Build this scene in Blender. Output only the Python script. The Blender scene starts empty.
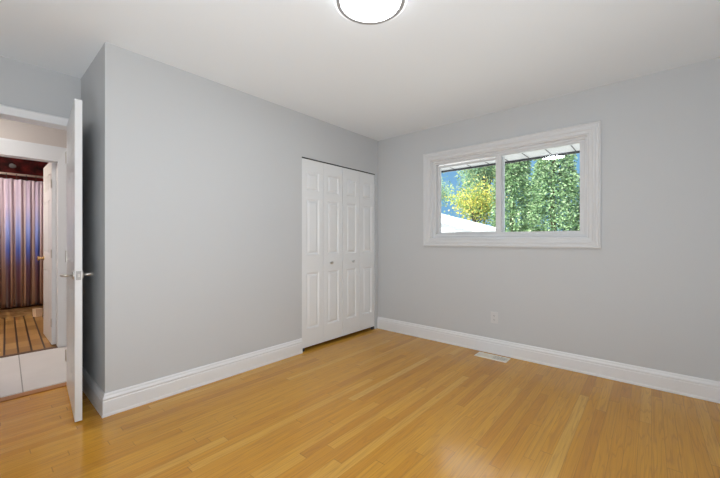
import bpy, bmesh, math, random
from mathutils import Vector, Matrix

R = math.radians
S = bpy.context.scene
C = S.collection

# ------------------------------------------------------------------ camera, world, sun, exposure
cam = bpy.data.cameras.new('camera')
cam.sensor_width = 36.0
cam.lens = 36.0 * 334.0 / 720.0
cam.shift_y = 1.0 / 720.0
cam.clip_start = 0.02
camo = bpy.data.objects.new('camera', cam)
C.objects.link(camo)
camo.location = (2.683, -3.446, 1.148)
camo.rotation_euler = (R(90), 0, R(41))
S.camera = camo

S.view_settings.view_transform = 'Standard'
S.view_settings.look = 'None'
S.view_settings.gamma = 1.0
S.view_settings.use_curve_mapping = False
S.view_settings.exposure = 0.0

ADDED_CLOUD = 4.8
w = bpy.data.worlds.new('sky_world')
S.world = w
w.use_nodes = True
nt = w.node_tree
bg = nt.nodes['Background']
# clear blue low down, bright unseen cloud added higher up for the floor glare
tc = nt.nodes.new('ShaderNodeTexCoord'); sp = nt.nodes.new('ShaderNodeSeparateXYZ')
nt.links.new(tc.outputs['Generated'], sp.inputs[0])
cn = nt.nodes.new('ShaderNodeTexNoise'); cn.inputs['Scale'].default_value = 2.5; cn.inputs['Detail'].default_value = 5
nt.links.new(tc.outputs['Generated'], cn.inputs['Vector'])
ad = nt.nodes.new('ShaderNodeMath'); ad.operation = 'MULTIPLY_ADD'; ad.inputs[1].default_value = 0.22
nt.links.new(cn.outputs[0], ad.inputs[0]); nt.links.new(sp.outputs[2], ad.inputs[2])
rp = nt.nodes.new('ShaderNodeValToRGB')
el = rp.color_ramp.elements
el[0].position = 0.06; el[0].color = (0.36, 0.62, 0.86, 1)
el[1].position = 0.90; el[1].color = (1.0, 1.0, 1.0, 1)
for p_, c_ in ((0.22, (0.22, 0.50, 0.82)), (0.42, (0.25, 0.52, 0.84)), (0.56, (1.0, 1.0, 1.0))):
    e_ = el.new(p_); e_.color = (*c_, 1)
nt.links.new(ad.outputs[0], rp.inputs[0])
st = nt.nodes.new('ShaderNodeMapRange'); st.inputs[1].default_value = 0.42; st.inputs[2].default_value = 0.60
st.inputs[3].default_value = 0.95; st.inputs[4].default_value = ADDED_CLOUD
nt.links.new(ad.outputs[0], st.inputs[0])
nt.links.new(rp.outputs[0], bg.inputs[0]); nt.links.new(st.outputs[0], bg.inputs[1])

sun = bpy.data.lights.new('sun', 'SUN')
sun.energy = 7.0
sun.angle = R(0.6)
sun.color = (1.0, 0.95, 0.86)
suno = bpy.data.objects.new('sun', sun)
C.objects.link(suno)
suno.rotation_euler = (R(48), 0, R(-22))       # shines towards +y, down

LAMP_COL = (0.935, 0.985, 1.035)
ROOM_LAMP = 44.0
HALL_LAMP = 57.0
BATH_LAMP = 270.0

# added fill lamp beside the camera, bounced off the ceiling
al = bpy.data.lights.new('bounce_fill', 'AREA')
al.shape = 'RECTANGLE'; al.size = 1.0; al.size_y = 0.6; al.energy = 50.0; al.color = (0.955, 0.99, 1.03); al.spread = R(160)
alo = bpy.data.objects.new('bounce_fill', al); C.objects.link(alo)
alo.location = (2.75, -3.9, 0.30)
alo.rotation_euler = (R(180 - 34), 0, R(28))

# ------------------------------------------------------------------ materials
def mat(name, col, rough=0.5, metal=0.0, spec=0.5, emit=None, estr=0.0, coat=0.0, sheen=0.0):
    m = bpy.data.materials.new(name)
    m.use_nodes = True
    b = m.node_tree.nodes['Principled BSDF']
    b.inputs['Base Color'].default_value = (*col, 1)
    b.inputs['Roughness'].default_value = rough
    b.inputs['Metallic'].default_value = metal
    b.inputs['Specular IOR Level'].default_value = spec
    b.inputs['Coat Weight'].default_value = coat
    if emit:
        b.inputs['Emission Color'].default_value = (*emit, 1)
        b.inputs['Emission Strength'].default_value = estr
    return m

class G:
    """small node graph helper"""
    def __init__(s, m):
        s.t = m.node_tree; s.n = s.t.nodes; s.l = s.t.links
        s.b = s.n['Principled BSDF']
    def put(s, sock, v):
        if v is None: return
        if hasattr(v, 'is_output') or isinstance(v, bpy.types.NodeSocket): s.l.new(v, sock)
        else: sock.default_value = v
    def math(s, op, a, b=None, c=None):
        n = s.n.new('ShaderNodeMath'); n.operation = op
        s.put(n.inputs[0], a); s.put(n.inputs[1], b)
        if c is not None: s.put(n.inputs[2], c)
        return n.outputs[0]
    def pos(s):
        n = s.n.new('ShaderNodeTexCoord'); x = s.n.new('ShaderNodeSeparateXYZ')
        s.l.new(n.outputs['Object'], x.inputs[0])
        return n.outputs['Object'], x.outputs[0], x.outputs[1], x.outputs[2]
    def comb(s, x, y, z):
        n = s.n.new('ShaderNodeCombineXYZ')
        s.put(n.inputs[0], x); s.put(n.inputs[1], y); s.put(n.inputs[2], z)
        return n.outputs[0]
    def noise(s, vec, scale, detail=3, rough=0.5, dist=0.0):
        n = s.n.new('ShaderNodeTexNoise')
        s.l.new(vec, n.inputs['Vector']); n.inputs['Scale'].default_value = scale
        n.inputs['Detail'].default_value = detail; n.inputs['Roughness'].default_value = rough
        n.inputs['Distortion'].default_value = dist
        return n.outputs[0]
    def white(s, vec):
        n = s.n.new('ShaderNodeTexWhiteNoise'); n.noise_dimensions = '3D'
        s.l.new(vec, n.inputs['Vector']); return n.outputs[0]
    def ramp(s, fac, stops, interp='LINEAR'):
        n = s.n.new('ShaderNodeValToRGB'); n.color_ramp.interpolation = interp
        e = n.color_ramp.elements
        e[0].position, e[0].color = stops[0][0], (*stops[0][1], 1)
        e[1].position, e[1].color = stops[-1][0], (*stops[-1][1], 1)
        for p, c in stops[1:-1]:
            k = e.new(p); k.color = (*c, 1)
        s.l.new(fac, n.inputs[0]); return n.outputs[0]
    def mix(s, f, a, b, mode='MIX'):
        n = s.n.new('ShaderNodeMix'); n.data_type = 'RGBA'; n.blend_type = mode
        s.put(n.inputs[0], f)
        s.put(n.inputs[6], a if not isinstance(a, tuple) else (*a, 1))
        s.put(n.inputs[7], b if not isinstance(b, tuple) else (*b, 1))
        return n.outputs[2]
    def bump(s, h, strength=0.1, dist=0.01):
        n = s.n.new('ShaderNodeBump'); n.inputs['Strength'].default_value = strength
        n.inputs['Distance'].default_value = dist
        s.l.new(h, n.inputs['Height']); s.l.new(n.outputs[0], s.b.inputs['Normal'])

def paint(name, col, rough=0.6, bump=0.05, scale=220):
    m = mat(name, col, rough, spec=0.3)
    g = G(m); v, x, y, z = g.pos()
    n = g.noise(v, scale, 2)
    g.bump(n, bump, 0.002)
    big = g.noise(v, 1.3, 2)
    g.put(g.b.inputs['Base Color'], g.mix(g.math('MULTIPLY', big, 0.10), tuple(col), tuple(c * 0.90 for c in col)))
    return m

WALL = paint('grey_wall_paint', (0.60, 0.615, 0.625))
CEIL = paint('ceiling_paint', (0.86, 0.90, 0.93), 0.8)
TRIM = mat('white_trim_paint', (0.82, 0.83, 0.845), 0.35)
DOORW = mat('white_door_paint', (0.78, 0.79, 0.80), 0.32)
CLOSETW = mat('white_bifold_paint', (0.84, 0.855, 0.865), 0.4)
HALLW = paint('hall_wall_paint', (0.66, 0.60, 0.56))
VINYL = mat('white_window_vinyl', (0.70, 0.71, 0.72), 0.35)
NICKEL = mat('satin_nickel', (0.62, 0.60, 0.57), 0.28, 1.0)
BRASS = mat('warm_brass', (0.62, 0.42, 0.18), 0.3, 1.0)
DARK = mat('dark_metal', (0.02, 0.018, 0.016), 0.5)
RINGM = mat('brushed_grey_ring', (0.36, 0.36, 0.36), 0.5, 0.0)
IVORY = mat('ivory_vent_metal', (0.90, 0.83, 0.70), 0.4)
OUTLETM = mat('white_outlet_plastic', (0.67, 0.67, 0.67), 0.4)
SOFFIT = mat('white_soffit_metal', (0.66, 0.67, 0.68), 0.5)
FASCIA = mat('dark_fascia', (0.03, 0.03, 0.035), 0.5)
BEIGE = mat('beige_plastic', (0.85, 0.66, 0.46), 0.5)
INT = mat('closet_inside', (0.3, 0.3, 0.3), 0.8)

def wood_floor():
    m = mat('honey_oak_floor', (0.5, 0.3, 0.1), 0.3, spec=0.4)
    g = G(m); v, x, y, z = g.pos()
    W = 0.0572
    row = g.math('FLOOR', g.math('DIVIDE', x, W))
    off = g.white(g.comb(row, 3.7, 1.1))
    ln = g.math('ADD', 0.8, g.math('MULTIPLY', g.white(g.comb(row, 9.1, 5.5)), 0.9))
    yy = g.math('ADD', g.math('DIVIDE', y, ln), g.math('MULTIPLY', off, 7.0))
    pl = g.math('FLOOR', yy)
    rnd = g.white(g.comb(row, pl, 0.5))
    rnd2 = g.white(g.comb(pl, row, 7.5))
    base = g.ramp(rnd, [(0.0, (0.62, 0.280, 0.030)), (0.2, (0.75, 0.365, 0.034)), (0.75, (0.79, 0.405, 0.046)),
                        (0.9, (0.83, 0.44, 0.060)), (1.0, (0.88, 0.52, 0.105))])
    # grain: long fine streaks, shifted for each board
    gv = g.comb(g.math('ADD', g.math('MULTIPLY', x, 90.0), g.math('MULTIPLY', rnd, 50.0)), g.math('MULTIPLY', y, 2.6), g.math('MULTIPLY', rnd2, 30.0))
    gr = g.noise(gv, 1.0, 4, 0.65)
    # cathedral figure
    cv = g.comb(g.math('MULTIPLY', x, 16.0), g.math('ADD', g.math('MULTIPLY', y, 0.9), g.math('MULTIPLY', rnd, 40.0)), g.math('MULTIPLY', rnd2, 20.0))
    cn = g.noise(cv, 1.0, 2, 0.5, 0.4)
    fig = g.math('FRACT', g.math('MULTIPLY', cn, 9.0))
    fig = g.math('ABSOLUTE', g.math('SUBTRACT', fig, 0.5))
    figm = g.ramp(fig, [(0.0, (0, 0, 0)), (0.18, (1, 1, 1)), (0.5, (1, 1, 1))])
    col = g.mix(g.math('MULTIPLY', g.math('SUBTRACT', 1.0, gr), 0.66), base, (0.30, 0.125, 0.03))
    dk = g.math('MULTIPLY', g.math('SUBTRACT', 1.0, figm), 0.30)
    col = g.mix(dk, col, (0.28, 0.115, 0.03))
    # seams
    fx = g.math('FRACT', g.math('DIVIDE', x, W))
    ex = g.math('MINIMUM', fx, g.math('SUBTRACT', 1.0, fx))
    sx = g.math('LESS_THAN', ex, 0.014)
    fy = g.math('FRACT', yy)
    ey = g.math('MINIMUM', fy, g.math('SUBTRACT', 1.0, fy))
    sy = g.math('LESS_THAN', ey, 0.0016)
    seam = g.math('MAXIMUM', sx, sy)
    col = g.mix(g.math('MULTIPLY', seam, 0.45), col, (0.16, 0.065, 0.02))
    g.put(g.b.inputs['Base Color'], col)
    wav = g.noise(v, 7.0, 2)
    g.put(g.b.inputs['Roughness'], g.math('ADD', 0.15, g.math('MULTIPLY', gr, 0.08)))
    h = g.math('SUBTRACT', g.math('MULTIPLY', wav, 0.5), g.math('MULTIPLY', seam, 0.08))
    g.bump(h, 0.15, 0.004)
    return m
FLOOR = wood_floor()

def hall_tile():
    m = mat('pale_hall_tile', (0.6, 0.6, 0.58), 0.35)
    g = G(m); v, x, y, z = g.pos()
    u = g.math('ADD', g.math('MULTIPLY', y, math.cos(R(2.3))), g.math('MULTIPLY', x, math.sin(R(2.3))))
    fy = g.math('FRACT', g.math('DIVIDE', g.math('ADD', u, 3.245 + 6.0), 0.60))
    fx = g.math('FRACT', g.math('DIVIDE', g.math('ADD', x, 2.13 + 12.2), 1.22))
    ey = g.math('MINIMUM', fy, g.math('SUBTRACT', 1.0, fy)); ex = g.math('MINIMUM', fx, g.math('SUBTRACT', 1.0, fx))
    j = g.math('MAXIMUM', g.math('LESS_THAN', ey, 0.006), g.math('LESS_THAN', ex, 0.003))
    n = g.noise(v, 4, 4)
    col = g.mix(n, (0.76, 0.73, 0.72), (0.64, 0.62, 0.61))
    col = g.mix(j, col, (0.28, 0.27, 0.25))
    g.put(g.b.inputs['Base Color'], col)
    return m

def bath_tile():
    m = mat('brown_strip_bath_floor', (0.4, 0.25, 0.1), 0.35)
    g = G(m); v, x, y, z = g.pos()
    a = R(2.3)
    u = g.math('ADD', g.math('MULTIPLY', y, math.cos(a)), g.math('MULTIPLY', x, math.sin(a)))
    f = g.math('DIVIDE', g.math('ADD', u, 20.0 + 0.048 + 0.042), 0.0985)
    fr = g.math('FRACT', f); row = g.math('FLOOR', f)
    e = g.math('MINIMUM', fr, g.math('SUBTRACT', 1.0, fr))
    j = g.math('LESS_THAN', e, 0.075)
    fx = g.math('DIVIDE', x, 0.30); ex = g.math('FRACT', fx)
    jx = g.math('LESS_THAN', ex, 0.035)
    rnd = g.white(g.comb(row, g.math('FLOOR', fx), 2.0))
    base = g.ramp(rnd, [(0, (0.26, 0.13, 0.032)), (0.5, (0.36, 0.195, 0.055)), (1, (0.47, 0.28, 0.095))])
    gn = g.noise(g.comb(g.math('MULTIPLY', x, 30.0), g.math('MULTIPLY', y, 5.0), rnd), 1.0, 4)
    base = g.mix(g.math('MULTIPLY', gn, 0.5), base, (0.20, 0.10, 0.035))
    col = g.mix(g.math('MULTIPLY', jx, 0.45), base, (0.10, 0.05, 0.02))
    col = g.mix(g.math('MULTIPLY', j, 0.97), col, (0.020, 0.006, 0.005))
    g.put(g.b.inputs['Base Color'], col)
    g.put(g.b.inputs['Roughness'], 0.45)
    return m

def red_tile():
    m = mat('dark_red_bath_tile', (0.05, 0.004, 0.004), 0.5, spec=0.2)
    g = G(m); v, x, y, z = g.pos()
    n = g.noise(v, 7.0, 3, 0.6)
    col = g.ramp(n, [(0.3, (0.012, 0.001, 0.001)), (0.55, (0.10, 0.006, 0.006)), (0.8, (0.26, 0.02, 0.018))])
    g.put(g.b.inputs['Base Color'], col)
    return m

def curb_stone():
    m = mat('golden_stone', (0.5, 0.3, 0.12), 0.4)
    g = G(m); v, x, y, z = g.pos()
    n = g.noise(g.comb(x, g.math('MULTIPLY', y, 0.6), g.math('MULTIPLY', z, 3.0)), 9.0, 4, 0.6, 0.8)
    g.put(g.b.inputs['Base Color'], g.ramp(n, [(0.3, (0.32, 0.18, 0.06)), (0.55, (0.55, 0.34, 0.13)), (0.8, (0.75, 0.52, 0.26))]))
    return m

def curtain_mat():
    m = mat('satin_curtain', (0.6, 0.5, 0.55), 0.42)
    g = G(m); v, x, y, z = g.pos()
    # ombre stripes, blue reflections of the fold valleys painted in: half the stripes stay pinkish beige, the others go lavender > blue > maroon
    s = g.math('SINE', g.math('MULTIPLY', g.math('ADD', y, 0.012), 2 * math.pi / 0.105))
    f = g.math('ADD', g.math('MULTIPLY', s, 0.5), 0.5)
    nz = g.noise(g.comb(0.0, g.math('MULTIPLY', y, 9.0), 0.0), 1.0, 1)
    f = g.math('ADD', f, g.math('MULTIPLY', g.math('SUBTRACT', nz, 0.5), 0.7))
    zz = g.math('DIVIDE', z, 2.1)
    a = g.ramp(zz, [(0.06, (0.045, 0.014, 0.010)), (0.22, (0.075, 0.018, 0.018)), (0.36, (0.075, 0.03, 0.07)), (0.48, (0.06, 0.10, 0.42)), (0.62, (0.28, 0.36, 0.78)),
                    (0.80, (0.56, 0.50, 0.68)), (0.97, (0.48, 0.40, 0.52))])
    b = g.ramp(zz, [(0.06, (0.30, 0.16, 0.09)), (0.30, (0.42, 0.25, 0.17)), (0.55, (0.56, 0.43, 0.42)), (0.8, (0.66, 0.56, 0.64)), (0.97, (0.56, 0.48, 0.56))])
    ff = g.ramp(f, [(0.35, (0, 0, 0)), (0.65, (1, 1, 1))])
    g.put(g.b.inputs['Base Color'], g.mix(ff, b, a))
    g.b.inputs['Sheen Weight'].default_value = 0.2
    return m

def leaf_mat(name, stops, rough=0.55, trans=0.25):
    m = bpy.data.materials.new(name); m.use_nodes = True
    g = G(m)
    geo = g.n.new('ShaderNodeNewGeometry')
    col = g.ramp(geo.outputs['Random Per Island'], stops)
    g.put(g.b.inputs['Base Color'], col)
    g.b.inputs['Roughness'].default_value = rough
    tr = g.n.new('ShaderNodeBsdfTranslucent'); g.l.new(col, tr.inputs[0])
    mx = g.n.new('ShaderNodeMixShader'); mx.inputs[0].default_value = trans
    g.l.new(g.b.outputs[0], mx.inputs[1]); g.l.new(tr.outputs[0], mx.inputs[2])
    g.l.new(mx.outputs[0], g.n['Material Output'].inputs[0])
    return m

def glass_mat():
    m = bpy.data.materials.new('window_glass'); m.use_nodes = True
    t = m.node_tree; t.nodes.remove(t.nodes['Principled BSDF'])
    tr = t.nodes.new('ShaderNodeBsdfTransparent'); tr.inputs[0].default_value = (0.97, 0.98, 0.98, 1)
    gl = t.nodes.new('ShaderNodeBsdfGlossy'); gl.inputs['Roughness'].default_value = 0.0
    fr = t.nodes.new('ShaderNodeFresnel'); fr.inputs[0].default_value = 1.35
    mx = t.nodes.new('ShaderNodeMixShader')
    t.links.new(fr.outputs[0], mx.inputs[0]); t.links.new(tr.outputs[0], mx.inputs[1]); t.links.new(gl.outputs[0], mx.inputs[2])
    t.links.new(mx.outputs[0], t.nodes['Material Output'].inputs[0])
    return m
GLASS = glass_mat()

# ------------------------------------------------------------------ mesh helpers
def obj(name, bm, m, parent=None, smooth=False, bevel=0.0):
    me = bpy.data.meshes.new(name)
    bmesh.ops.recalc_face_normals(bm, faces=bm.faces)
    bm.to_mesh(me); bm.free()
    if smooth:
        for p in me.polygons: p.use_smooth = True
    me.materials.append(m)
    o = bpy.data.objects.new(name, me)
    C.objects.link(o)
    if parent: o.parent = parent
    if bevel:
        b = o.modifiers.new('bevel', 'BEVEL'); b.width = bevel; b.segments = 2; b.limit_method = 'ANGLE'
    return o

def struct(o, label, cat):
    o['kind'] = 'structure'; o['label'] = label; o['category'] = cat
    return o

def tag(o, label, cat, group=None):
    o['label'] = label; o['category'] = cat
    if group: o['group'] = group
    return o

def empty(name, loc=(0, 0, 0), rz=0.0):
    o = bpy.data.objects.new(name, None); C.objects.link(o)
    o.location = loc; o.rotation_euler = (0, 0, rz); o.empty_display_size = 0.1
    return o

def box(bm, x0, x1, y0, y1, z0, z1):
    v = [bm.verts.new((x, y, z)) for x in (x0, x1) for y in (y0, y1) for z in (z0, z1)]
    for f in ((0, 1, 3, 2), (4, 6, 7, 5), (0, 4, 5, 1), (2, 3, 7, 6), (0, 2, 6, 4), (1, 5, 7, 3)):
        bm.faces.new([v[i] for i in f])

def boxes(*bs):
    bm = bmesh.new()
    for b in bs: box(bm, *b)
    return bm

def lathe(bm, prof, c=(0, 0, 0), axis='Z', n=48):
    rings = []
    for r, h in prof:
        ring = []
        for k in range(n):
            a = 2 * math.pi * k / n
            p = (r * math.cos(a), r * math.sin(a), h)
            if axis == 'Y': p = (p[0], p[2], p[1])
            if axis == 'X': p = (p[2], p[0], p[1])
            ring.append(bm.verts.new((p[0] + c[0], p[1] + c[1], p[2] + c[2])))
        rings.append(ring)
    for a, b in zip(rings, rings[1:]):
        for k in range(n):
            bm.faces.new((a[k], a[(k + 1) % n], b[(k + 1) % n], b[k]))
    bm.faces.new(rings[0]); bm.faces.new(rings[-1])

def tube(bm, pts, r, n=10):
    rings = []
    P = [Vector(p) for p in pts]
    for i, p in enumerate(P):
        d = (P[min(i + 1, len(P) - 1)] - P[max(i - 1, 0)]).normalized()
        up = Vector((0, 0, 1)) if abs(d.z) < 0.9 else Vector((1, 0, 0))
        a = d.cross(up).normalized(); b = d.cross(a)
        rr = r[i] if isinstance(r, (list, tuple)) else r
        rings.append([bm.verts.new(p + rr * (math.cos(2 * math.pi * k / n) * a + math.sin(2 * math.pi * k / n) * b)) for k in range(n)])
    for a, b in zip(rings, rings[1:]):
        for k in range(n):
            bm.faces.new((a[k], a[(k + 1) % n], b[(k + 1) % n], b[k]))
    bm.faces.new(rings[0]); bm.faces.new(rings[-1])

def moulding(bm, p0, p1, nrm, prof, m0=0, m1=0):
    """extrude profile (depth, z) from p0 to p1; m0/m1 = mitre factors along the run"""
    p0 = Vector((*p0, 0)); p1 = Vector((*p1, 0)); d = (p1 - p0).normalized(); n = Vector((*nrm, 0))
    a = [bm.verts.new(p0 + n * q + d * (m0 * q) + Vector((0, 0, z))) for q, z in prof]
    b = [bm.verts.new(p1 + n * q + d * (m1 * q) + Vector((0, 0, z))) for q, z in prof]
    k = len(prof)
    for i in range(k):
        bm.faces.new((a[i], a[(i + 1) % k], b[(i + 1) % k], b[i]))
    bm.faces.new(a); bm.faces.new(b)

def ring_frame(bm, u0, u1, w0, w1, prof, put, close=True, open_bottom=False):
    """concentric mitred frame; prof = list of (inset, depth); put(u, w, depth) -> xyz"""
    rings = []
    for ins, dep in prof:
        rings.append([bm.verts.new(put(u, w_, dep)) for u, w_ in ((u0 + ins, w0 + (0 if open_bottom else ins)), (u1 - ins, w0 + (0 if open_bottom else ins)), (u1 - ins, w1 - ins), (u0 + ins, w1 - ins))])
    n = len(rings)
    for i in range(n if close else n - 1):
        a, b = rings[i], rings[(i + 1) % n]
        for k in range(4):
            if open_bottom and k == 0: continue
            bm.faces.new((a[k], a[(k + 1) % 4], b[(k + 1) % 4], b[k]))
    if open_bottom:
        for k in (0, 1):
            bm.faces.new([r[k] for r in rings])

BASE = [(0, 0), (0.019, 0), (0.019, 0.010), (0.018, 0.016), (0.016, 0.019), (0.016, 0.098), (0.013, 0.103), (0.013, 0.109),
        (0.017, 0.113), (0.015, 0.120), (0.009, 0.130), (0.008, 0.139), (0.004, 0.146), (0, 0.148)]

# panelled slab: local x 0..w, y -t/2..t/2, z z0..z1
def panel_slab(w, z0, z1, t, panels, rec=0.007):
    bm = bmesh.new()
    xs = sorted({0.0, w} | {p[0] for p in panels} | {p[1] for p in panels})
    zs = sorted({z0, z1} | {p[2] for p in panels} | {p[3] for p in panels})
    for s in (-1, 1):
        yf = s * t / 2
        for i in range(len(xs) - 1):
            for j in range(len(zs) - 1):
                a, b, c, d = xs[i], xs[i + 1], zs[j], zs[j + 1]
                isp = any(p[0] - 1e-6 <= a and b <= p[1] + 1e-6 and p[2] - 1e-6 <= c and d <= p[3] + 1e-6 for p in panels)
                if isp: continue
                bm.faces.new([bm.verts.new(q) for q in ((a, yf, c), (b, yf, c), (b, yf, d), (a, yf, d))])
        for a, b, c, d in panels:
            prof = [(0, 0), (0.005, rec * 0.45), (0.012, rec), (0.022, rec), (0.040, 0.0015)]
            mn = min(b - a, d - c) / 2
            rings = []
            for ins, dep in prof:
                ins = min(ins, mn * 0.8)
                y = yf - s * dep
                rings.append([bm.verts.new(q) for q in ((a + ins, y, c + ins), (b - ins, y, c + ins), (b - ins, y, d - ins), (a + ins, y, d - ins))])
            for r0, r1 in zip(rings, rings[1:]):
                for k in range(4): bm.faces.new((r0[k], r0[(k + 1) % 4], r1[(k + 1) % 4], r1[k]))
            bm.faces.new(rings[-1])
    h = t / 2
    for q in (((0, -h, z0), (0, h, z0), (0, h, z1), (0, -h, z1)), ((w, -h, z0), (w, -h, z1), (w, h, z1), (w, h, z0)),
              ((0, -h, z0), (w, -h, z0), (w, h, z0), (0, h, z0)), ((0, -h, z1), (0, h, z1), (w, h, z1), (w, -h, z1))):
        bm.faces.new([bm.verts.new(p) for p in q])
    bmesh.ops.remove_doubles(bm, verts=bm.verts, dist=1e-5)
    return bm

def six_panels(w, z0, h, st=0.11, mid=0.10):
    c = w / 2
    out = []
    for a, b in ((st, c - mid / 2), (c + mid / 2, w - st)):
        for f0, f1 in ((0.105, 0.395), (0.49, 0.79), (0.845, 0.935)):
            out.append((a, b, z0 + f0 * h, z0 + f1 * h))
    return out

# ------------------------------------------------------------------ the room shell
H = 2.44
YN = -2.893          # face of the return wall
XD = -0.76           # face of the bedroom door wall
XE, YS = 3.25, -4.30 # walls behind the camera
T = 0.12
XH = -2.10           # far wall of the hallway
DH = 2.035           # doorway head

# floors
struct(obj('floor', boxes((XD - 0.02, XE + 0.1, YS - 0.1, 0.1, -0.12, 0)), FLOOR), 'honey oak strip floor of the empty bedroom', 'floor')
struct(obj('floor_hall', boxes((XH - 0.02, XD - 0.06, -5.4, -1.2, -0.12, -0.004)), hall_tile()), 'pale large-tiled floor of the hallway beyond the open door', 'floor')
struct(obj('floor_bathroom', boxes((-5.5, XH - 0.02, -4.7, -2.5, -0.12, -0.002)), bath_tile()), 'brown strip floor with dark joints in the bathroom', 'floor')
struct(obj('trim_threshold', boxes((XD - 0.105, XD - 0.02, -3.72, -2.93, -0.01, 0.007)), mat('dark_oak_strip', (0.40, 0.16, 0.035), 0.35), bevel=0.003), 'oak reducer strip between bedroom floor and hall tile', 'threshold')
struct(obj('trim_bath_threshold', boxes((XH - 0.05, XH - 0.0, -3.62, -2.87, -0.01, 0.004)), mat('dark_wood_strip', (0.10, 0.045, 0.02), 0.5), bevel=0.002), 'thin dark strip at the bathroom doorway', 'threshold')
# ceilings
struct(obj('ceiling', boxes((XH - 0.12, XE + 0.15, -5.5, 0.15, H, H + 0.12)), CEIL), 'plain white ceiling of bedroom and hallway', 'ceiling')
struct(obj('ceiling_bathroom', boxes((-5.6, XH - 0.12, -4.8, -2.4, 2.62, 2.72)), CEIL), 'bathroom ceiling', 'ceiling')
# window wall  (face y=0)
WX0, WX1, WZ0, WZ1 = 0.765, 2.285, 1.165, 2.062
YO = 0.16
struct(obj('wall_right', boxes((-2.3, WX0, 0, YO, -0.1, H + .1), (WX1, XE + 0.15, 0, YO, -0.1, H + .1), (WX0, WX1, 0, YO, -0.1, WZ0), (WX0, WX1, 0, YO, WZ1, H + .1)), WALL),
       'light grey wall with the sliding window', 'wall')
# closet wall (face x=0) with closet opening
CY0, CY1, CZ = -1.264, -0.062, 2.00
struct(obj('wall_left', boxes((-T, 0, YN, CY0, 0, H), (-T, 0, CY1, 0.0, 0, H), (-T, 0, CY0, CY1, CZ, H), (-0.88, -T, YN, YN + T, 0, H)), WALL),
       'light grey wall with the white closet doors, with its short return', 'wall')
struct(obj('wall_closet', boxes((-0.80, -0.76, YN + T, -0.0, 0, H), (-0.76, -T, CY0 - 0.16, CY0 - 0.12, 0, H)), INT), 'inside walls of the closet', 'wall')
# bedroom door wall with doorway
DY0, DY1 = -3.722, -2.945
struct(obj('wall_door', boxes((XD - T, XD, YS, DY0, 0, H), (XD - T, XD, DY1, YN, 0, H), (XD - T, XD, DY0, DY1, DH + 0.015, H)), WALL),
       'narrow grey wall around the open bedroom door', 'wall')
struct(obj('wall_back', boxes((XE, XE + 0.15, YS, 0, 0, H)), WALL), 'grey wall behind the camera on the right', 'wall')
struct(obj('wall_front', boxes((XD - T, XE + 0.15, YS - 0.15, YS, 0, H)), WALL), 'grey wall behind the camera', 'wall')
# hallway
struct(obj('wall_hall', boxes((XH - T, XH, -5.4, -3.62, -.1, 2.62), (XH - T, XH, -2.855, -1.2, -.1, 2.62), (XH - T, XH, -3.62, -2.855, 1.995, 2.62)), HALLW),
       'beige hallway wall around the bathroom doorway', 'wall')
struct(obj('wall_hall_ends', boxes((XH - T, XD - T, -1.3, -1.2, -.1, H), (XH - T, XD - T, -5.5, -5.4, -.1, H), (XD - T, XD - 0.10, -5.4, YS - 0.15, -.1, H), (XD - T, XD - 0.10, YN + T, -1.3, -.1, H)), HALLW),
       'end walls of the hallway', 'wall')
# bathroom
struct(obj('wall_bathroom', boxes((-5.6, -5.4, -4.8, -2.4, -.1, 2.62), (-5.4, XH - T, -2.60, -2.45, -.1, 2.62), (-5.4, XH - T, -4.8, -4.65, -.1, 2.62)), red_tile()),
       'dark red bathroom walls above the shower curtain', 'wall')
# shower curb
struct(obj('shower_curb', boxes((-4.62, -4.50, -4.65, -2.60, -0.01, 0.125)), curb_stone(), bevel=0.006), 'golden stone shower curb below the curtain', 'shower curb')

# baseboards
bm = bmesh.new(); moulding(bm, (0, 0), (XE, 0), (0, -1), BASE, 0, -1)
struct(obj('baseboard_right', bm, TRIM), 'tall white moulded baseboard under the window', 'baseboard')
bm = bmesh.new(); moulding(bm, (0, YN), (0, CY0 - 0.004), (1, 0), BASE, -1, 0)
moulding(bm, (XD, YN), (0, YN), (0, -1), BASE, 0, 1)
struct(obj('baseboard_left', bm, TRIM), 'tall white moulded baseboard along the grey corner left of the closet', 'baseboard')
bm = bmesh.new(); moulding(bm, (XD, YS), (XD, DY0 - 0.07), (1, 0), BASE, 1, 0)
moulding(bm, (XD, YS), (XE, YS), (0, 1), BASE, 1, -1); moulding(bm, (XE, YS), (XE, 0), (-1, 0), BASE, 1, -1)
struct(obj('baseboard_back', bm, TRIM), 'white baseboard on the walls behind the camera', 'baseboard')
bm = bmesh.new(); moulding(bm, (XH, -5.4), (XH, -3.69), (1, 0), BASE); moulding(bm, (XH, -2.785), (XH, -1.3), (1, 0), BASE)
struct(obj('baseboard_hall', bm, TRIM), 'white baseboard in the hallway', 'baseboard')

# door casings and jambs
def casing_x(name, xface, s, y0, y1, z1, width, label, head=1.0):
    """casing on a wall facing s*x around opening y0..y1"""
    bm = bmesh.new()
    prof = [(0, 0), (0, 0.018), (0.010, 0.022), (width * 0.45, 0.016), (width * 0.8, 0.012), (width, 0.010), (width, 0)]
    ring_frame(bm, y0 - width, y1 + width, 0.0, z1 + width, prof, lambda u, w_, d: (xface + s * d, u, w_ if w_ < z1 else z1 + (w_ - z1) * head), True, True)
    return struct(obj(name, bm, TRIM), label, 'door trim')
casing_x('trim_bedroom_door', XD, 1, DY0, DY1 - 0.017, DH, 0.062, 'white trim around the bedroom doorway')
casing_x('trim_bedroom_door_hall', XD - T, -1, DY0, DY1, DH, 0.062, 'white trim on the hall side of the bedroom doorway')
casing_x('trim_bathroom_door', XH, 1, -3.60, -2.87, 1.985, 0.075, 'white trim around the bathroom doorway', 2.1)
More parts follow.
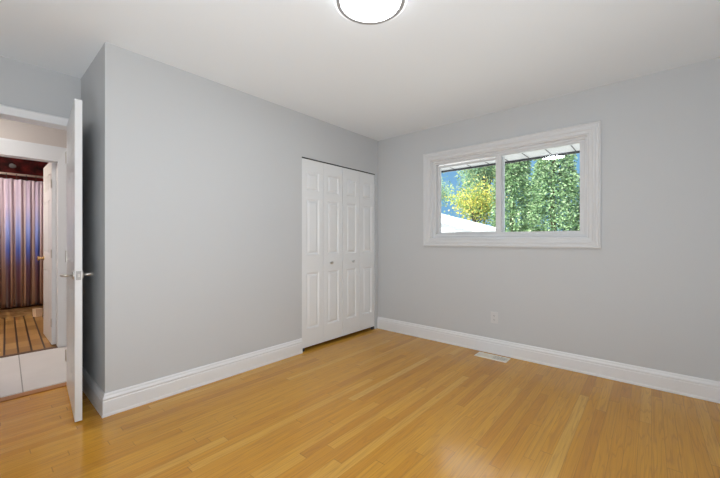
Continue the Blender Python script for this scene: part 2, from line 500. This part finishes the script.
def jamb(name, x0, x1, y0, y1, z1, t, label):
    return struct(obj(name, boxes((x0, x1, y0 - t, y0, 0, z1 + t), (x0, x1, y1, y1 + t, 0, z1 + t), (x0, x1, y0, y1, z1, z1 + t)), TRIM), label, 'door jamb')
jamb('trim_bedroom_jamb', XD - T, XD, DY0 + 0.015, DY1 - 0.017, DH, 0.015, 'white jamb lining the bedroom doorway')
jamb('trim_bathroom_jamb', XH - T, XH, -3.605, -2.87, 1.985, 0.014, 'white jamb lining the bathroom doorway')

# ------------------------------------------------------------------ doors
def hinge(parent, x, y, z, n=0.045):
    bm = boxes((x - 0.002, x + 0.026, y - 0.002, y + 0.002, z - n, z + n))
    tube(bm, [(x - 0.004, y, z - n), (x - 0.004, y, z + n)], 0.006)
    return obj('hinge', bm, NICKEL, parent)

def lever(parent, x, z, s, t):
    """lever handle, s = side (+-1 in local y), pointing to the hinge (-x)"""
    yf = s * t / 2
    bm = bmesh.new()
    lathe(bm, [(0.027, yf), (0.027, yf + s * 0.006), (0.022, yf + s * 0.010)], (x, 0, z), 'Y', 32)
    rose = obj('handle_rose', bm, NICKEL, parent)
    bm = bmesh.new()
    tube(bm, [(x, yf + s * 0.008, z), (x, yf + s * 0.045, z), (x - 0.004, yf + s * 0.054, z), (x - 0.014, yf + s * 0.058, z), (x - 0.06, yf + s * 0.058, z), (x - 0.112, yf + s * 0.056, z - 0.002)],
         [0.009, 0.009, 0.009, 0.009, 0.008, 0.006], 14)
    return obj('door_handle', bm, NICKEL, parent, smooth=True)

W1 = 0.735; TD = 0.036
door = empty('door_1', (XD + 0.004, -2.963, 0), R(-4.7))
struct(door, 'open white six-panel bedroom door with lever handles', 'door')
obj('door_slab', panel_slab(W1, 0.012, 2.03, TD, six_panels(W1, 0.012, 2.018, 0.115, 0.11)), DOORW, door)
for s in (-1, 1): lever(door, W1 - 0.062, 0.925, s, TD)
bm = boxes((W1, W1 + 0.0015, -0.0125, 0.0125, 0.897, 0.953)); obj('latch_plate', bm, mat('dull_latch_plate', (0.45, 0.44, 0.43), 0.6, 0.3), door, bevel=0.0005)
bm = boxes((W1 + 0.0015, W1 + 0.010, -0.006, 0.006, 0.915, 0.935)); obj('latch_bolt', bm, NICKEL, door, bevel=0.002)
for z in (0.25, 1.02, 1.79): hinge(door, 0.0, -TD / 2 - 0.002, z)

W2 = 0.67
d2 = empty('door_2', (XH - T + 0.002, -2.889, 0), R(180))
struct(d2, 'open white panelled bathroom door with small knob, beyond the hallway', 'door')
obj('door_slab', panel_slab(W2, 0.012, 2.02, 0.035, six_panels(W2, 0.012, 2.008, 0.10, 0.10)), DOORW, d2)
for z in (0.25, 1.0, 1.76): hinge(d2, 0.0, 0.0195, z)
for s in (-1, 1):
    bm = bmesh.new(); f = s * 0.0175
    lathe(bm, [(0.025, f), (0.025, f + s * 0.005), (0.010, f + s * 0.009), (0.010, f + s * 0.030), (0.022, f + s * 0.038), (0.026, f + s * 0.050), (0.020, f + s * 0.060)], (W2 - 0.06, 0, 0.93), 'Y', 24)
    obj('door_knob', bm, BRASS, d2, smooth=True)

# closet: two bifold doors of two leaves each
def bifold(name, ya, yb, knob_leaf, label):
    d = empty(name, (-0.022, ya, 0), R(90))        # local x runs along +y, local -y faces the room
    struct(d, label, 'closet door')
    wl = (yb - ya) / 2
    for k in range(2):
        w_ = wl - 0.003
        h = CZ - 0.012 - 0.036
        pan = [(0.062, w_ - 0.058, 0.036 + a * h, 0.036 + b * h) for a, b in ((0.095, 0.395), (0.49, 0.79), (0.835, 0.935))]
        leaf = obj('door_leaf', panel_slab(w_, 0.036, CZ - 0.012, 0.030, pan, 0.010), CLOSETW, d)
        leaf.location = (k * wl + 0.0015, 0, 0)
        if k == knob_leaf:
            bm = bmesh.new()
            lathe(bm, [(0.009, -0.015), (0.007, -0.022), (0.007, -0.030), (0.014, -0.036), (0.016, -0.042), (0.011, -0.047)], (w_ / 2 - (0.035 if knob_leaf else -0.02), 0, 0.893), 'Y', 20)
            obj('knob', bm, NICKEL, leaf, smooth=True)
    obj('pivot', boxes((0.01 if knob_leaf else 2 * wl - 0.04, 0.04 if knob_leaf else 2 * wl - 0.01, -0.012, 0.018, 0.0, 0.036)), DARK, d)
    return d
ym = -0.661
bifold('door_3', CY0 + 0.004, ym - 0.002, 1, 'left white panelled bifold closet door with round knob')
bifold('door_4', ym + 0.002, CY1 - 0.004, 0, 'right white panelled bifold closet door next to the room corner')
struct(obj('trim_closet_track', boxes((-0.045, -0.002, CY0 + 0.001, CY1 - 0.001, CZ - 0.009, CZ - 0.001)), DARK), 'thin dark track above the closet doors', 'track')

# ------------------------------------------------------------------ window
win = empty('window_1', ((WX0 + WX1) / 2, 0, WZ0))
struct(win, 'white sliding window with wide moulded trim on the right wall', 'window')
ox, oz = (WX0 + WX1) / 2, WZ0
def P(u, w_, d): return (u - ox, -d, w_ - oz)
bm = bmesh.new()
prof = [(0, 0), (0, 0.022), (0.012, 0.026), (0.020, 0.020), (0.034, 0.018), (0.040, 0.022), (0.056, 0.020), (0.062, 0.014), (0.080, 0.013), (0.088, 0.010), (0.092, 0.0)]
ring_frame(bm, 0.681, 2.370, 1.078, 2.149, prof, P)
obj('window_trim', bm, VINYL, win)
# liner of the opening + outer frame
bm = bmesh.new()
ring_frame(bm, WX0, WX1, WZ0, WZ1, [(0, -0.0), (0.010, -0.0), (0.010, -0.155), (0, -0.155)], P)
obj('window_liner', bm, TRIM, win)
bm = bmesh.new()
ring_frame(bm, WX0 + 0.010, WX1 - 0.010, WZ0 + 0.010, WZ1 - 0.010, [(0, -0.035), (0.022, -0.035), (0.026, -0.045), (0.040, -0.045), (0.040, -0.115), (0, -0.115)], P)
obj('window_frame', bm, VINYL, win)
def sash(x0, x1, dep, l, r, db=0.0, dt=0.0):
    z0, z1 = WZ0 + 0.045 + db, WZ1 - 0.050 + dt
    bm = boxes((x0 - ox, x0 + l - ox, dep, dep + 0.028, z0 - oz, z1 - oz), (x1 - r - ox, x1 - ox, dep, dep + 0.028, z0 - oz, z1 - oz),
               (x0 + l - ox, x1 - r - ox, dep, dep + 0.028, z0 - oz, z0 + 0.030 - oz), (x0 + l - ox, x1 - r - ox, dep, dep + 0.028, z1 - 0.024 - oz, z1 - oz))
    s = obj('sash', bm, VINYL, win, bevel=0.002)
    g_ = obj('window_pane', boxes((x0 + l - ox, x1 - r - ox, dep + 0.012, dep + 0.016, z0 + 0.030 - oz, z1 - 0.024 - oz)), GLASS, s)
    return s
sash(WX0 + 0.050, 1.560, 0.078, 0.035, 0.045, -0.003, -0.012)
s2 = sash(1.487, WX1 - 0.050, 0.048, 0.054, 0.022, -0.010, 0.016)
obj('sash_latch', boxes((1.500 - ox, 1.512 - ox, 0.036, 0.048, 0.36, 0.44)), VINYL, s2, bevel=0.002)

# eaves outside
bm = boxes((-2.5, 4.6, YO, 0.86, 2.120, 2.135))
eav = struct(obj('eaves', bm, SOFFIT), 'white ribbed soffit of the eaves seen through the window', 'eaves')
bm = bmesh.new(); x = -2.4
while x < 4.6:
    box(bm, x, x + 0.010, YO, 0.85, 2.116, 2.120); x += 0.235
obj('soffit_seam', bm, mat('soffit_groove', (0.10, 0.10, 0.11), 0.6), eav)
obj('fascia', boxes((-2.5, 4.6, 0.86, 0.885, 2.098, 2.26)), FASCIA, eav)
bm = bmesh.new()
box(bm, -6.0, 4.6, -6.0, 0.86, 2.74, 2.80)
box(bm, -2.5, 4.6, 0.20, 0.86, 2.56, 2.74)
struct(obj('roof', bm, FASCIA), 'dark house roof above the rooms', 'roof')
struct(obj('bounce_ground', boxes((-25, 25, 0.16, 30, -0.6, -0.5)), mat('pale_bounce_ground', (0.42, 0.42, 0.40), 0.9)), 'unseen ground outside the window, made pale to bounce light onto the soffit', 'ground')  # unseen ground, colour paled so its bounce whitens the soffit

# ------------------------------------------------------------------ things in the room
# ceiling light
cl = empty('ceiling_light', (1.588, -2.103, H)); tag(cl, 'round flush ceiling light with glowing white lens and thin grey ring', 'ceiling light')
LENS = mat('glowing_lens', (0.9, 0.9, 0.9), 0.4, emit=LAMP_COL, estr=ROOM_LAMP)
SIDE = mat('glowing_drum_side', (0.9, 0.9, 0.9), 0.4, emit=LAMP_COL, estr=ROOM_LAMP * 0.035)
bm = bmesh.new(); lathe(bm, [(0.140, 0), (0.185, -0.045), (0.190, -0.051), (0.187, -0.056), (0.178, -0.057), (0.177, -0.010)], n=72)
obj('rim', bm, SIDE, cl, smooth=True)
bm = bmesh.new(); lathe(bm, [(0.178, -0.046), (0.178, -0.062), (0.157, -0.062), (0.155, -0.046)], n=72)
obj('ring', bm, RINGM, cl, smooth=False)
bm = bmesh.new(); lathe(bm, [(0.156, -0.046), (0.156, -0.058), (0.14, -0.061), (0.08, -0.063), (0.01, -0.064)], n=72)
obj('lens', bm, LENS, cl, smooth=True)

# floor vent
fv = empty('floor_vent', (1.512, -0.125, 0)); tag(fv, 'ivory metal heating vent set in the oak floor below the window', 'vent')
bm = bmesh.new()
ring_frame(bm, -0.153, 0.153, -0.070, 0.070, [(0, 0), (0.004, 0.005), (0.018, 0.006), (0.020, 0.001), (0.020, 0)], lambda u, w_, d: (u, w_, d))
obj('vent_frame', bm, IVORY, fv)
bm = boxes((-0.006, 0.006, -0.050, 0.050, 0.0005, 0.006))
for i in range(9):
    for s in (-1, 1):
        xx = s * (0.014 + i * 0.0140)
        hw = 0.0028 if s > 0 else 0.0052
        box(bm, xx - hw, xx + hw, -0.050, 0.050, 0.001, 0.005)
for yy in (-0.017, 0.017): box(bm, -0.133, 0.133, yy - 0.002, yy + 0.002, 0.001, 0.0052)
obj('grille', bm, IVORY, fv)
obj('duct', boxes((-0.134, 0.134, -0.051, 0.051, 0.0002, 0.0009)), DARK, fv)
obj('damper', boxes((0.008, 0.130, -0.048, 0.048, 0.001, 0.0022)), mat('grey_damper', (0.22, 0.23, 0.24), 0.6), fv)

# outlet
ol = empty('wall_outlet', (1.492, 0, 0.362)); tag(ol, 'small white electrical outlet low on the grey wall under the window', 'outlet')
obj('cover_plate', boxes((-0.036, 0.036, -0.006, 0.0, -0.058, 0.058)), OUTLETM, ol, bevel=0.003)
for z in (0.020, -0.020):
    soc = obj('socket', boxes((-0.016, 0.016, -0.0085, -0.006, z - 0.014, z + 0.014)), OUTLETM, ol, bevel=0.002)
    obj('slot', boxes((-0.007, -0.005, -0.0092, -0.0085, z - 0.002, z + 0.008), (0.005, 0.007, -0.0092, -0.0085, z - 0.002, z + 0.008), (-0.002, 0.002, -0.0092, -0.0085, z - 0.010, z - 0.006)), DARK, soc)
obj('screw', boxes((-0.003, 0.003, -0.0075, -0.006, -0.003, 0.003)), NICKEL, ol)

# hallway and bathroom lamps (ceiling fixtures out of the picture)
def flush_light(name, loc, r, strength, col, label):
    e = empty(name, loc); tag(e, label, 'ceiling light')
    bm = bmesh.new(); lathe(bm, [(r, 0), (r, -0.03), (r - 0.01, -0.035)]); obj('rim', bm, NICKEL, e)
    bm = bmesh.new(); lathe(bm, [(r - 0.012, -0.030), (r - 0.02, -0.055), (r * 0.6, -0.078), (0.01, -0.085)])
    obj('lens', bm, mat(name + '_lens', (0.9, 0.9, 0.9), 0.4, emit=col, estr=strength), e, smooth=True)
flush_light('ceiling_light', (-1.46, -3.75, H), 0.15, HALL_LAMP, (1.0, 0.94, 0.89), 'round ceiling light in the hallway')
flush_light('ceiling_light', (-3.4, -3.9, 2.62), 0.15, BATH_LAMP, (1.0, 0.90, 0.77), 'round warm ceiling light in the bathroom')

# ------------------------------------------------------------------ bathroom things
XC = -4.50
bm = bmesh.new(); tube(bm, [(XC, -4.65, 2.130), (XC, -2.60, 2.130)], 0.016, 14)
rod = obj('curtain_rod', bm, mat('pale_rod', (0.62, 0.52, 0.46), 0.4), smooth=True); tag(rod, 'straight metal shower rod across the bathroom', 'curtain rod')
bm = bmesh.new()
nu, nv = 420, 26
y0, y1 = -4.58, -2.68
rows = []
random.seed(4)
for j in range(nv + 1):
    tz = j / nv; z = 0.150 + (2.055 - 0.150) * tz
    row = []
    for i in range(nu + 1):
        yy = y0 + (y1 - y0) * i / nu
        amp = 0.030 * (0.55 + 0.45 * (1 - tz)) * (0.75 + 0.35 * math.sin(yy * 5.3))
        ph = 2 * math.pi * yy / 0.105 + 0.5 * math.sin(yy * 7.1 + 2.0 * (1 - tz))
        xx = XC + 0.056 + amp * math.sin(ph) + 0.008 * math.sin(2.3 * ph + tz)
        zz = z
        if j == nv: zz -= 0.010 * (0.5 + 0.5 * math.cos(2 * math.pi * (yy) / 0.105))
        row.append(bm.verts.new((xx, yy, zz)))
    rows.append(row)
for a, b in zip(rows, rows[1:]):
    for i in range(nu): bm.faces.new((a[i], a[i + 1], b[i + 1], b[i]))
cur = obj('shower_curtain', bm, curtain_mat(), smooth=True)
sm = cur.modifiers.new('cloth_thickness', 'SOLIDIFY'); sm.thickness = 0.002
tag(cur, 'long pleated shower curtain, lavender fading to brown at the hem, blue fold reflections painted in', 'shower curtain')
bm = bmesh.new()
k = 0; yy = -4.515
hook_me = None
while yy < y1 + 0.01:
    if hook_me is None:
        hb = bmesh.new()
        pts = [(0.019 * math.cos(a) , 0, 0.019 * math.sin(a)) for a in [R(-60 + 300 * q / 14) for q in range(15)]] + [(0.030, 0, -0.05), (0.036, 0, -0.075)]
        pts = pts[::-1]
        tube(hb, pts, 0.0035, 8)
        lathe(hb, [(0.012, 0.026), (0.015, 0.031), (0.012, 0.036)], (0.012, 0, -0.074), 'X', 12)
        ho = obj('curtain_hook', hb, DARK, cur, smooth=True); hook_me = ho.data
    else:
        ho = bpy.data.objects.new('curtain_hook', hook_me); C.objects.link(ho); ho.parent = cur
    ho.location = (XC, yy, 2.120)
    yy += 0.105
bm.free()

# shower head on the red wall
sh = empty('wall_shower', (-5.40, -3.05, 2.40)); tag(sh, 'grey shower head on the dark red wall above the curtain', 'shower head')
bm = bmesh.new(); lathe(bm, [(0.03, 0.0), (0.03, 0.008), (0.012, 0.012)], axis='X', n=20)
tube(bm, [(0.01, 0, 0), (0.10, 0, 0.01), (0.18, 0, -0.02)], 0.007); obj('shower_arm', bm, NICKEL, sh, smooth=True)
bm = bmesh.new(); lathe(bm, [(0.010, 0.0), (0.02, -0.02), (0.042, -0.030), (0.042, -0.038), (0.01, -0.040)], n=28)
hd = obj('spray_plate', bm, mat('pale_grey_spray', (0.5, 0.52, 0.52), 0.4), sh, smooth=True); hd.location = (0.18, 0, -0.015); hd.rotation_euler = (0, R(-35), 0)

# small beige bin
bm = bmesh.new()
prof = [(0, 0.0), (-0.003, 0.112), (-0.006, 0.116), (-0.003, 0.118), (0.004, 0.116), (0.006, 0.008)]
rings = []
for ins, z in prof:
    a = 0.040 - ins
    rings.append([bm.verts.new((sx * a, sy * a, z)) for sx, sy in ((-1, -1), (1, -1), (1, 1), (-1, 1))])
for r0, r1 in zip(rings, rings[1:]):
    for k in range(4): bm.faces.new((r0[k], r0[(k + 1) % 4], r1[(k + 1) % 4], r1[k]))
bm.faces.new(rings[0]); bm.faces.new(rings[-1])
wb = obj('waste_bin', bm, BEIGE, bevel=0.003); wb.location = (-4.28, -2.835, -0.002); wb.rotation_euler = (0, 0, R(20))
tag(wb, 'small square beige bin on the bathroom floor before the curtain', 'bin')

# ------------------------------------------------------------------ outdoors
BARK = mat('brown_bark', (0.10, 0.065, 0.04), 0.9)
CEDAR = leaf_mat('cedar_green', [(0.0, (0.04, 0.10, 0.06)), (0.35, (0.16, 0.29, 0.13)), (0.75, (0.34, 0.52, 0.26)), (1.0, (0.55, 0.68, 0.42))])
YELLOW = leaf_mat('autumn_yellow', [(0.0, (0.10, 0.20, 0.07)), (0.40, (0.28, 0.40, 0.10)), (0.75, (0.62, 0.58, 0.12)), (1.0, (0.80, 0.62, 0.18))], trans=0.35)
TEAL = leaf_mat('blue_green_leaf', [(0.0, (0.05, 0.14, 0.10)), (0.5, (0.20, 0.36, 0.20)), (1.0, (0.50, 0.58, 0.30))], trans=0.3)

def leaf_quad(bm, p, d, n, l, w_):
    s = d.cross(n).normalized() * w_
    a = [bm.verts.new(p), bm.verts.new(p + d * l * 0.45 + s), bm.verts.new(p + d * l), bm.verts.new(p + d * l * 0.45 - s)]
    bm.faces.new(a)

def tree_trunk(parent, h, r, wob=0.05):
    bm = bmesh.new()
    pts = [(wob * math.sin(k * 1.3), wob * math.cos(k * 1.7) - wob, h * k / 8) for k in range(9)]
    tube(bm, pts, [r * (1 - 0.09 * k) for k in range(9)], 12)
    return bm

def cedar(x, y, h, rad, n, seed, label):
    rnd = random.Random(seed)
    t = empty('cedar_tree', (x, y, -0.5)); tag(t, label, 'tree', 'cedars beyond the window')
    bm = tree_trunk(t, h * 0.9, 0.11)
    obj('trunk', bm, BARK, t, smooth=True)
    bm = bmesh.new()
    nb = n // 26
    for b in range(nb):
        tz = rnd.random() ** 0.9
        z = 0.25 + tz * (h - 0.3)
        R0 = rad * (1 - tz) ** 0.75 * rnd.uniform(0.75, 1.1) + 0.05
        a = rnd.uniform(0, 2 * math.pi)
        out = Vector((math.cos(a), math.sin(a), 0))
        side = Vector((-math.sin(a), math.cos(a), 0))
        for q in range(26):
            f = 0.30 + 0.70 * rnd.random() ** 0.6
            p = out * (R0 * f) + Vector((0, 0, z + 0.25 * (1 - f) + 0.18 * math.sin(f * 3) - 0.2 * f * f)) + side * rnd.gauss(0, 0.085) + Vector((0, 0, rnd.gauss(0, 0.05)))
            d = (out * rnd.uniform(0.1, 1.0) + side * rnd.uniform(-0.8, 0.8) + Vector((0, 0, rnd.uniform(-0.9, 0.35)))).normalized()
            nn = Vector((rnd.uniform(-1, 1), rnd.uniform(-1, 1), rnd.uniform(-1, 1))).normalized()
            l = rnd.uniform(0.05, 0.13)
            leaf_quad(bm, p, d, nn, l, l * 0.24)
    obj('foliage', bm, CEDAR, t)
    return t

def leafy(name, x, y, h, cr, cz, n, seed, m, label, lsize=0.07, squash=1.0):
    rnd = random.Random(seed)
    t = empty(name, (x, y, -0.5)); tag(t, label, 'tree')
    bm = tree_trunk(t, cz + cr * 0.4, 0.07)
    ends = []
    for k in range(22):
        a = rnd.uniform(0, 2 * math.pi); e = rnd.uniform(-0.35, 1.3)
        r = cr * rnd.uniform(0.55, 0.95)
        z0 = cz - cr * 0.6 + rnd.random() * cr * 0.7
        e1 = Vector((math.cos(a) * math.cos(e) * r, math.sin(a) * math.cos(e) * r, cz + math.sin(e) * r * squash))
        s0 = Vector((0, 0, z0)); mid = s0.lerp(e1, 0.5) + Vector((0, 0, 0.12))
        tube(bm, [s0, mid, e1], [0.022, 0.014, 0.005], 6)
        ends += [(mid, 0.22), (s0.lerp(e1, 0.75), 0.24), (e1, 0.26)]
    obj('trunk', bm, BARK, t, smooth=True)
    bm = bmesh.new()
    for q in range(n):
        c, s = ends[rnd.randrange(len(ends))]
        p = c + Vector((rnd.gauss(0, s), rnd.gauss(0, s), rnd.gauss(0, s * 0.8)))
        d = Vector((rnd.uniform(-1, 1), rnd.uniform(-1, 1), rnd.uniform(-1, 0.4))).normalized()
        nn = Vector((rnd.uniform(-1, 1), rnd.uniform(-1, 1), rnd.uniform(-0.2, 1))).normalized()
        l = lsize * rnd.uniform(0.6, 1.3)
        leaf_quad(bm, p, d, nn, l, l * 0.36)
    obj('foliage', bm, m, t)
    return t

cedar(-1.05, 9.3, 7.2, 1.0, 30000, 1, 'tall green cedar just right of the window mullion')
cedar(0.30, 9.0, 7.4, 1.0, 34000, 2, 'tall green cedar filling the middle of the right pane')
cedar(1.65, 9.4, 7.2, 1.05, 30000, 3, 'tall green cedar at the right edge of the right pane')
cedar(3.3, 9.2, 7.0, 1.05, 9000, 5, 'green cedar standing beyond the right end of the window')
leafy('autumn_tree', -2.75, 9.9, 4.6, 1.15, 2.85, 5200, 11, YELLOW, 'yellow autumn tree behind the white shed in the left pane', 0.085)
leafy('leafy_tree', -3.3, 12.6, 7.5, 2.1, 4.6, 12000, 12, TEAL, 'blue-green leafy tree rising behind the yellow tree', 0.10)
leafy('leafy_tree', -8.6, 16.8, 6.0, 2.0, 4.6, 4500, 13, TEAL, 'thin leafy tree at the left edge of the left pane', 0.10)

# white shed: gable front with sloping roof line
sd = empty('garden_shed', (-2.5, 6.0, -0.5)); tag(sd, 'white garden shed with sloping roof edge outside the left pane', 'shed')
def zr(x): return 1.86 + (x + 2.24) * (1.41 - 1.885) / 1.69       # roof line in world z
bm = bmesh.new()
xs = [-4.9, -0.85]
vf = [(-4.9, zr(-4.9)), (-1.2, zr(-1.2)), (-1.2, -0.5), (-8.6, -0.5), (-8.6, zr(-1.2))]
A = [bm.verts.new((a + 2.5, 0.22, b + 0.5 - (0.05 if b > 0 else 0))) for a, b in vf]
B = [bm.verts.new((a + 2.5, 1.7, b + 0.5 - (0.05 if b > 0 else 0))) for a, b in vf]
bm.faces.new(A); bm.faces.new(B)
for k in range(5): bm.faces.new((A[k], A[(k + 1) % 5], B[(k + 1) % 5], B[k]))
WSID = mat('white_siding', (0.84, 0.85, 0.87), 0.5)
obj('wall', bm, WSID, sd)
bm = bmesh.new()
for xa, xb in ((-4.9, -1.0), (-8.8, -4.9)):
    za = zr(-4.9) if xa == -4.9 else zr(-1.0); zb = zr(-1.0) if xb == -1.0 else zr(-4.9)
    v = []
    for yy in (0.0, 1.9):
        for (q, z) in ((xa, za), (xb, zb)):
            for dz in (-0.16, 0.0): v.append(bm.verts.new((q + 2.5, yy, z + 0.5 + dz)))
    for f in ((0, 1, 3, 2), (4, 6, 7, 5), (0, 2, 6, 4), (1, 5, 7, 3), (0, 4, 5, 1), (2, 3, 7, 6)):
        bm.faces.new([v[i] for i in f])
obj('roof', bm, WSID, sd)
